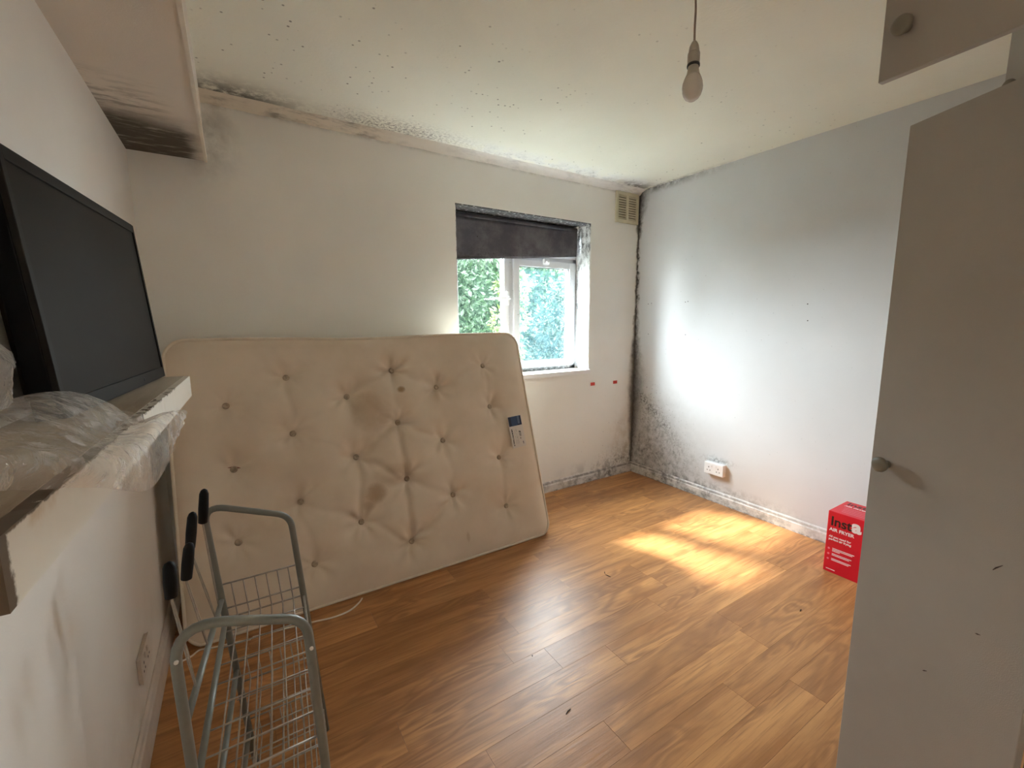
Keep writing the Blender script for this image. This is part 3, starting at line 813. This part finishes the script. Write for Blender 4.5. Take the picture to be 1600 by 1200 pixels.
MB().hexa([(XL, SN.y, 1.148), (a1.x, SN.y, 1.148), (a0.x, SF.y, 1.148), (XL, SF.y, 1.148), (XL, SN.y, 1.170), (a1.x, SN.y, 1.170), (a0.x, SF.y, 1.170), (XL, SF.y, 1.170)]).build('board', MAT_BOARD, sh)
fs = MB(); n = 90
for i in range(n+1):
    q = SF.lerp(SN, i/n); w_ = noise.noise(Vector((i*.9, 0, 0)))*.0022 + noise.noise(Vector((i*.27, 5, 0)))*.002
    if i < 22: w_ = 0
    e = noise.noise(Vector((i*1.7, 2, 0)))*.003 if i >= n-1 else 0
    zt = 1.1695 + min(0, w_)
    b0 = q - sn*.0158
    for (pt, z_) in ((b0, 1.104), (q, 1.104), (q - sn*max(0, w_), zt), (b0, zt)): fs.v.append(Vector((pt.x, pt.y, z_)))
for i in range(n):
    for k in range(4): a = i*4; fs.f.append((a+k, a+(k+1) % 4, a+4+(k+1) % 4, a+4+k))
fs.f.append((0, 1, 2, 3)); fs.f.append((n*4+3, n*4+2, n*4+1, n*4))
fs.build('fascia', MAT_FASC, sh)
MB().box((XL, SN.y+.03, 1.104), (XL+.03, SF.y-.02, 1.148)).build('support_batten', MAT_FASC, sh)

# ------------------------------------------------------------------ television leaning on the shelf
TVo = Vector((-3.134, -.912, 1.1712))
wax = Vector((-.064, -.675, 0)).normalized(); uax = Vector((-.034, 0, .440)); uax = (uax - wax*uax.dot(wax)).normalized(); fax = uax.cross(wax)
if fax.x < 0: fax = -fax
TW, THt = .690, .452
tv = thing('television', (-3.17, -1.25, 1.1712), 'black flat television leaning back on the wall shelf', 'television')
MT = Matrix((wax, fax, uax)).transposed().to_4x4(); MT.translation = TVo + Vector((0, 0, .004))
MAT_TVB = Mat('tv_gloss_black', (.003, .003, .003), .35, spec=.08); MAT_TVB.xyz(); MAT_TVB = MAT_TVB.m
MAT_TVF = plain('tv_matt_black', (.014, .012, .010), .5, .1, spec=.1)
MAT_SCR = plain('tv_screen', (.016, .013, .010), .5, .05, spec=.07)
def TB(a, b): return MB().box(a, b, MT)
TB((0, -.038, 0), (TW, -.006, THt)).build('housing', MAT_TVB, tv, bevel=.002)
TB((.05, -.066, .03), (TW-.05, -.036, .30)).build('rear_housing', MAT_TVF, tv, bevel=.008)
bz = MB(); 
for a, b in (((0, -.006, 0), (.012, .004, THt)), ((TW-.014, -.006, 0), (TW, .004, THt)), ((.012, -.006, THt-.022), (TW-.014, .004, THt)), ((.012, -.006, 0), (TW-.014, .004, .030))): bz.box(a, b, MT)
bz.build('bezel', MAT_TVF, tv, bevel=.0012)
TB((.012, -.005, .030), (TW-.014, .0006, THt-.022)).build('screen', MAT_SCR, tv)
MB().lathe([(.005, 0), (.005, .0015), (.003, .0022)], 14, MT @ Matrix.Translation((.215, .0035, .014)) @ Matrix.Rotation(R(-90), 4, 'X')).build('sensor', MAT_TVB, tv)
TB((-.004, -.036, .004), (.0, -.008, .215)).build('side_strip', MAT_TVB, tv)

# ------------------------------------------------------------------ plastic bag slumped over the shelf edge
m = Mat('bag_film', (.8, .8, .8), .2); nt = m.nt; x, y, z = m.xyz(); nb = m.noise(26, 4, .65, dist=.8)
tr = nt.nodes.new('ShaderNodeBsdfTransparent'); tr.inputs[0].default_value = (.95, .94, .93, 1)
m.p.inputs['Base Color'].default_value = (.78, .74, .70, 1); m.p.inputs['Roughness'].default_value = .22; m.p.inputs['Specular IOR Level'].default_value = .7
m.p.inputs['Transmission Weight'].default_value = 0.0
dd, rr = m.dots(44)
ink = (dd.gauss(.30, .07))*rr.step(.45, .5)*z.gauss(1.205, .018)*nb.step(.40, .55)
m.color(m.mix((ink*.75).clamp(), (.78, .74, .70), (.10, .09, .10)))
mx = nt.nodes.new('ShaderNodeMixShader'); fac = (nb.step(.30, .70)*.30 + .22).max(ink*.8)
nt.links.new(fac.clamp().s, mx.inputs[0]); nt.links.new(tr.outputs[0], mx.inputs[1]); nt.links.new(m.p.outputs[0], mx.inputs[2])
nt.links.new(mx.outputs[0], nt.nodes['Material Output'].inputs[0])
m.bump(m.noise(34, 4, .6, dist=1.6), .010, 1.0); MAT_BAG = m.m
rows = [
 [(-60,650,-3.19),(40,618,-3.18),(100,612,-3.17),(150,622,-3.152),(185,640,-3.135),(205,657,-3.115),(216,668,-3.100)],
 [(-60,672,-3.15),(40,640,-3.15),(100,632,-3.14),(150,640,-3.125),(190,655,-3.110),(215,664,-3.095),(240,655,-3.078)],
 [(-60,705,-3.12),(40,674,-3.12),(100,668,-3.11),(150,682,-3.10),(200,674,-3.085),(245,650,-3.062),(286,643,-3.045)],
 [(-60,738,-3.09),(40,715,-3.085),(100,715,-3.072),(160,716,-3.060),(210,702,-3.050),(245,690,-3.046),(270,694,-3.046)],
 [(-60,768,-3.088),(40,768,-3.085),(100,764,-3.075),(160,764,-3.058),(220,769,-3.046),(246,752,-3.044),(262,722,-3.046)]]
ctrl = [[at(a, b, 0, c) for a, b, c in r0] for r0 in rows]
def cr(a, b, c, d_, t): return .5*((2*b)+(-a+c)*t+(2*a-5*b+4*c-d_)*t*t+(-a+3*b-3*c+d_)*t**3)
def crs(arr, t):
    n_ = len(arr)-1; i = min(int(t*n_), n_-1); f_ = t*n_-i
    return cr(arr[max(i-1,0)], arr[i], arr[i+1], arr[min(i+2,n_)], f_)
def ridged(q, s_): return 1-2*abs(noise.noise(q*s_))
def shelf_front(yv):
    k = (yv-SF.y)/(SN.y-SF.y); return SF.x + (SN.x-SF.x)*k
bag = thing('plastic_bag', (-3.10, -1.85, 1.17), 'crumpled clear plastic carrier bag slumped over the shelf edge beside the television', 'bag')
s = MB(); NU, NV = 96, 70
for i in range(NV+1):
    rowc = [crs([ctrl[r0][c_] for r0 in range(5)], i/NV) for c_ in range(7)]
    for j in range(NU+1):
        q = crs(rowc, j/NU)
        e = min(1, 4*min(i/NV, 1-i/NV)+.25)
        q = q + Vector((1, -.3, .5)).normalized()*(.0060*ridged(q, 15)+.0034*ridged(q+Vector((3,1,2)), 34)+.0014*ridged(q, 80))*e
        if q.x < shelf_front(q.y)+.003 and q.z < 1.174:
            if q.z > 1.15: q.z = 1.174 + random.uniform(0, .0004)
            else: q.x = shelf_front(q.y)+.004
        s.v.append(q)
for i in range(NV):
    for j in range(NU): a = i*(NU+1)+j; s.f.append((a, a+1, a+NU+2, a+NU+1))
s.build('bag_film', MAT_BAG, bag, smooth=True)
# upstanding handle loop at the near end
s = MB(); hc = [[(-70,500,-3.16),(-20,528,-3.16),(2,548,-3.155),(10,562,-3.15)], [(-70,545,-3.14),(-20,565,-3.14),(6,572,-3.14),(14,575,-3.14)],
                [(-70,600,-3.14),(-25,605,-3.14),(2,598,-3.14),(12,585,-3.14)], [(-70,660,-3.15),(-30,650,-3.15),(0,636,-3.15),(6,618,-3.15)]]
hcp = [[at(a, b, 0, c) for a, b, c in r0] for r0 in hc]
for i in range(31):
    rowc = [crs([hcp[r0][c_] for r0 in range(4)], i/30) for c_ in range(4)]
    for j in range(31):
        q = crs(rowc, j/30); q = q + Vector((1, 0, 0))*(.005*ridged(q, 20)+.003*ridged(q, 45)); q.z = max(q.z, 1.174); s.v.append(q)
for i in range(30):
    for j in range(30): a = i*31+j; s.f.append((a, a+1, a+32, a+31))
s.build('bag_handle', MAT_BAG, bag, smooth=True)

# ------------------------------------------------------------------ shoe rack
MAT_TUBE = plain('rack_grey_paint', (.165, .170, .15), .4, .08, 30, spec=.5)
MAT_WIRE = plain('rack_wire', (.34, .31, .27), .35, .15, 60, metal=.4)
rk = thing('shoe_rack', (-2.94, -1.50, 0), 'grey tubular shoe rack with wire shelves standing before the mattress', 'rack')
YF, YR = -1.77, -1.24
def fr_pts(Y, pts): return [Vector((a, Y, c)) for a, c in pts]
FRONT = rounded(fr_pts(YF, [(-3.052, 0), (-3.0675, .838), (-2.862, .766), (-2.829, 0)]), [.085, .040], 8)
REAR = rounded(fr_pts(YR, [(-2.985, 0), (-3.048, .848), (-2.838, .766), (-2.782, 0)]), [.060, .038], 8)
MB().tube(FRONT, .0088, 12).build('end_frame', MAT_TUBE, rk, smooth=True)
MB().tube(REAR, .0088, 12).build('end_frame', MAT_TUBE, rk, smooth=True)
def leg(front, left, z_):
    if front: a, b = ((-3.052, 0), (-3.0675, .838)) if left else ((-2.829, 0), (-2.862, .766))
    else: a, b = ((-2.985, 0), (-3.048, .848)) if left else ((-2.782, 0), (-2.838, .766))
    return Vector((a[0]+(b[0]-a[0])*z_/b[1], YF if front else YR, z_))
for (zf, zr, rr_) in ((.640, .560, .0068), (.500, .500, .0070), (.330, .330, .0070), (.120, .120, .0070)):
    MB().tube([leg(True, True, zf), leg(False, True, zr)], rr_, 10).build('side_rail', MAT_TUBE, rk, smooth=True)
for z_ in (.500, .285, .085):
    grid = thing_ = bpy.data.objects.new('wire_shelf', None); C.objects.link(grid); grid.location = (-2.93, -1.5, z_) ; grid.parent = rk
    grid.location = Vector((-2.93, -1.5, z_)) - wloc(rk)
    FL, FR_, RL, RR_ = leg(True, True, z_), leg(True, False, z_), leg(False, True, z_), leg(False, False, z_)
    MB().tube([FR_, RR_], .0035, 8).build('edge_wire', MAT_WIRE, grid, smooth=True)
    for k in range(9):          # cross wires
        t = k/8; a, b = FL.lerp(RL, t), FR_.lerp(RR_, t)
        MB().tube([a, b], .0019 if k not in (0, 8) else .0026, 6).build('cross_wire', MAT_WIRE, grid, smooth=True)
    up = .105 if z_ > .4 else .07
    for k in range(1, 7):       # long wires, turned up at the far end
        t = k/7; a, b = FL.lerp(FR_, t), RL.lerp(RR_, t); c_ = leg(False, True, z_+up).lerp(leg(False, False, z_+up), t)
        MB().tube(rounded([a, b, c_], .012, 4), .0018, 6).build('long_wire', MAT_WIRE, grid, smooth=True)
    for dz in ((.03, .105) if z_ > .4 else (.07,)):
        MB().tube([leg(False, True, z_+dz), leg(False, False, z_+dz)], .0024, 6).build('end_wire', MAT_WIRE, grid, smooth=True)
MAT_SCREW = plain('screw_cap', (.70, .66, .60), .4)
for L_, z_ in ((True, .770), (False, .705)):
    q = leg(True, L_, z_)
    MB().lathe([(.0035, 0), (.0035, .003), (.002, .004)], 10, Matrix.Translation(q+Vector((.002, -.0085, 0))) @ Matrix.Rotation(R(90), 4, 'X')).build('screw_cap', MAT_SCREW, rk)
MAT_GRIP = plain('black_rubber', (.004, .004, .004), .6, .1, spec=.2)
for (px0, py0, px1, py1, Y) in ((319, 764, 317, 818, -1.30), (301, 800, 297, 858, -1.36), (296, 848, 291, 906, -1.50), (264, 878, 268, 934, -1.66)):
    a, b = at(px0, py0, 1, Y), at(px1, py1, 1, Y)
    k = (Y-YF)/(YR-YF); base = leg(True, True, .640).lerp(leg(False, True, .560), k)
    pr = MB(); 
    for o_ in (-.006, .006):
        pr.tube([a.lerp(b, .5)+Vector((0, o_, 0)), b+Vector((0, o_, -.004)), base.lerp(b, .35)+Vector((0, o_*1.6, 0)), base+Vector((0, o_*.4, 0))], .0016, 6)
    w_ = pr.build('boot_prong', MAT_WIRE, rk, smooth=True)
    d_ = (b-a)
    MB().tube([a, a+d_*.04, a+d_*.14, a+d_*.55, a+d_*.97, b], [.003, .0075, .0105, .0115, .0105, .006], 12).build('rubber_grip', MAT_GRIP, w_, smooth=True)

# ------------------------------------------------------------------ unseen doorway and hall behind the viewer, with an added fill lamp
MAT_ARCH = plain('architrave_paint', (.72, .70, .66), .5, .04)
struct(MB().box((DX0-.06, YN, 0), (DX0, YN+.014, DZ+.06)).box((DX1, YN, 0), (DX1+.06, YN+.014, DZ+.06)).box((DX0, YN, DZ), (DX1, YN+.014, DZ+.06))
       .box((DX0-.001, YN-.1, 0), (DX0+.02, YN, DZ)).box((DX1-.02, YN-.1, 0), (DX1+.001, YN, DZ)).box((DX0, YN-.1, DZ-.02), (DX1, YN, DZ)).build('door_1', MAT_ARCH))
HY = -4.45
struct(MB().box((XL-.1, HY-.1, -.12), (XL, YN-.1, H)).build('wall_hall_left', MAT_NEAR))
struct(MB().box((0, HY-.1, -.12), (.1, YN-.1, H)).build('wall_hall_right', MAT_NEAR))
struct(MB().box((XL, HY-.1, -.12), (0, HY, H)).build('wall_hall_back', MAT_NEAR))
struct(MB().box((XL-.1, HY-.1, H), (.1, YN-.1, H+.12)).build('ceiling_hall', MAT_NEAR))
struct(MB().box((XL, HY, -.12), (0, YN-.1, 0)).build('floor_hall', plain('hall_carpet', (.30, .22, .16), .95, .15, 40)))
hl = thing('hall_fill_lamp', (-.9, -3.85, H), 'added fill lamp, a lit round opal globe in the unseen hall', 'lamp')
MB().lathe([(.07, H-.03), (.075, H-.015), (.07, H)], 24, Matrix.Translation((-.9, -3.85, 0))).build('fill_lamp_base', MAT_ARCH, hl)
m = Mat('fill_opal_lit', (.9, .85, .75), .3); m.p.inputs['Emission Color'].default_value = (1, .94, .86, 1); m.p.inputs['Emission Strength'].default_value = HALL_FILL
MB().lathe([(.07, -.005), (.12, -.03), (.145, -.07), (.145, -.10), (.12, -.145), (.07, -.175), (.01, -.185)], 28, Matrix.Translation((-.9, -3.85, H-.025))).build('fill_lamp_globe', m.m, hl, smooth=True)

# ------------------------------------------------------------------ garden outside
m = Mat('garden_grass', (.10, .2, .05), .9); x, y, z = m.xyz(); m.color(m.mix(m.noise(3, 5).step(.3, .7), (.007, .013, .004), (.016, .023, .008)))
struct(MB().box((-14, .30, -.75), (16, 26, -.55)).build('ground', m.m))
def leaf_mat(name, c0_, c1_):
    m = Mat(name, c0_, .6); nt = m.nt; x, y, z = m.xyz(); n_ = m.noise(2.2, 4); n2_ = m.noise(19, 2)
    col = m.mix((n_*.5+n2_*.5).step(.35, .65), c0_, c1_); m.color(col)
    tl = nt.nodes.new('ShaderNodeBsdfTranslucent'); nt.links.new(col.s, tl.inputs[0])
    mx = nt.nodes.new('ShaderNodeMixShader'); mx.inputs[0].default_value = .30
    nt.links.new(m.p.outputs[0], mx.inputs[1]); nt.links.new(tl.outputs[0], mx.inputs[2]); nt.links.new(mx.outputs[0], nt.nodes['Material Output'].inputs[0])
    return m.m
MAT_BARK = plain('bark', (.09, .065, .045), .9, .35, 12)
def tree(name, base, blobs, nleaf, size, lm, label, cat, trunk_r=.09):
    t = thing(name, base, label, cat, 'garden planting beyond the window'); base = Vector(base)
    top = max((Vector(b_[0]) for b_ in blobs), key=lambda v_: v_.z)
    tk = MB().tube([base, base.lerp(base+top, .35)+Vector((.06, .03, 0)), base.lerp(base+top, .7), base+top*.95], [trunk_r, trunk_r*.8, trunk_r*.5, trunk_r*.2], 9)
    for b_ in blobs[:6]:
        tk.tube([base+top*.4, base+Vector(b_[0])*.85], [trunk_r*.35, trunk_r*.12], 6)
    tk.build('trunk', MAT_BARK, t, smooth=True)
    s = MB()
    tot = sum(b_[1]**2 for b_ in blobs)
    for c_, r0 in blobs:
        for _ in range(int(nleaf*r0*r0/tot)):
            v_ = Vector((random.gauss(0,1), random.gauss(0,1), random.gauss(0,1))).normalized()*r0*(.55+.45*random.random()**.5)
            q = base+Vector(c_)+Vector((v_.x, v_.y, v_.z*.9))
            if q.z < base.z+.02: continue
            d_ = (v_.normalized()+Vector((random.gauss(0,.8), random.gauss(0,.8), random.gauss(0,.8)-.3))).normalized()
            w_ = d_.cross(Vector((random.gauss(0,1), random.gauss(0,1), random.gauss(0,1)))).normalized(); L_ = size*random.uniform(.6, 1.3)
            n_ = d_.cross(w_)
            s.quad([q, q+d_*L_*.5+w_*L_*.22+n_*L_*.05, q+d_*L_, q+d_*L_*.5-w_*L_*.22+n_*L_*.05])
    o = s.build('foliage', lm, t); o['kind'] = 'stuff'
LM1 = leaf_mat('leaf_green', (.0035, .0125, .0030), (.011, .031, .0065)); LM2 = leaf_mat('leaf_yellow_green', (.020, .034, .003), (.038, .050, .005)); LM3 = leaf_mat('leaf_dark', (.0035, .0125, .0075), (.010, .027, .016))
tree('garden_tree', (.35, 4.4, -.55), [((0,0,1.5),.8), ((-.7,.1,1.2),.7), ((.5,0,1.1),.7), ((-.2,0,2.3),.8), ((.5,.1,2.5),.7), ((-.9,.2,2.3),.7), ((0,0,.5),.7), ((-.8,0,.4),.6), ((.7,0,.4),.6), ((.2,0,3.1),.7), ((.9,.3,1.4),.6), ((.9,.2,2.2),.6)], 34000, .11, LM1, 'leafy green tree seen through the left window pane', 'tree')
tree('garden_shrub', (.10, 2.2, -.55), [((0,0,1.9),.26), ((.05,0,2.35),.24), ((-.05,0,1.5),.22)], 900, .07, LM2, 'slim yellow-green shrub seen through the left window pane', 'shrub', .03)
tree('garden_bush', (3.6, 4.9, -.55), [((-.6,0,1.0),.7), ((.2,0,.8),.7), ((.9,0,1.0),.7), ((-.6,0,1.8),.6), ((.4,.2,1.7),.6), ((1.0,0,1.9),.5), ((-.2,0,2.4),.5)], 18000, .11, LM3, 'dense dark green bush seen through the right window pane', 'shrub', .05)
tree('garden_hedge', (1.6, 8.5, -.55), [((-4,0,1.1),1.3), ((-2.4,0,1.3),1.3), ((-.8,0,1.2),1.3), ((.8,0,1.1),1.3), ((2.4,0,1.2),1.3), ((4,0,1.3),1.3), ((-3,0,2.6),1.2), ((-1,0,2.7),1.2), ((1,0,2.6),1.2), ((3,0,2.7),1.2), ((4.6,0,2.4),1.2)], 52000, .20, LM1, 'tall green hedge at the end of the garden', 'hedge', .07)
tree('garden_tree', (-6.4, 5.6, -.55), [((0,0,1.2),1.1), ((-1.0,.2,1.4),.9), ((1.0,0,1.3),.9), ((0,0,2.5),1.0), ((-.9,.2,2.4),.8), ((.8,-.1,2.3),.8)], 9000, .19, LM1, 'unseen broad leafy tree added to block low sky from the right wall', 'tree')  # out of view, added to cut low skylight on the right wall
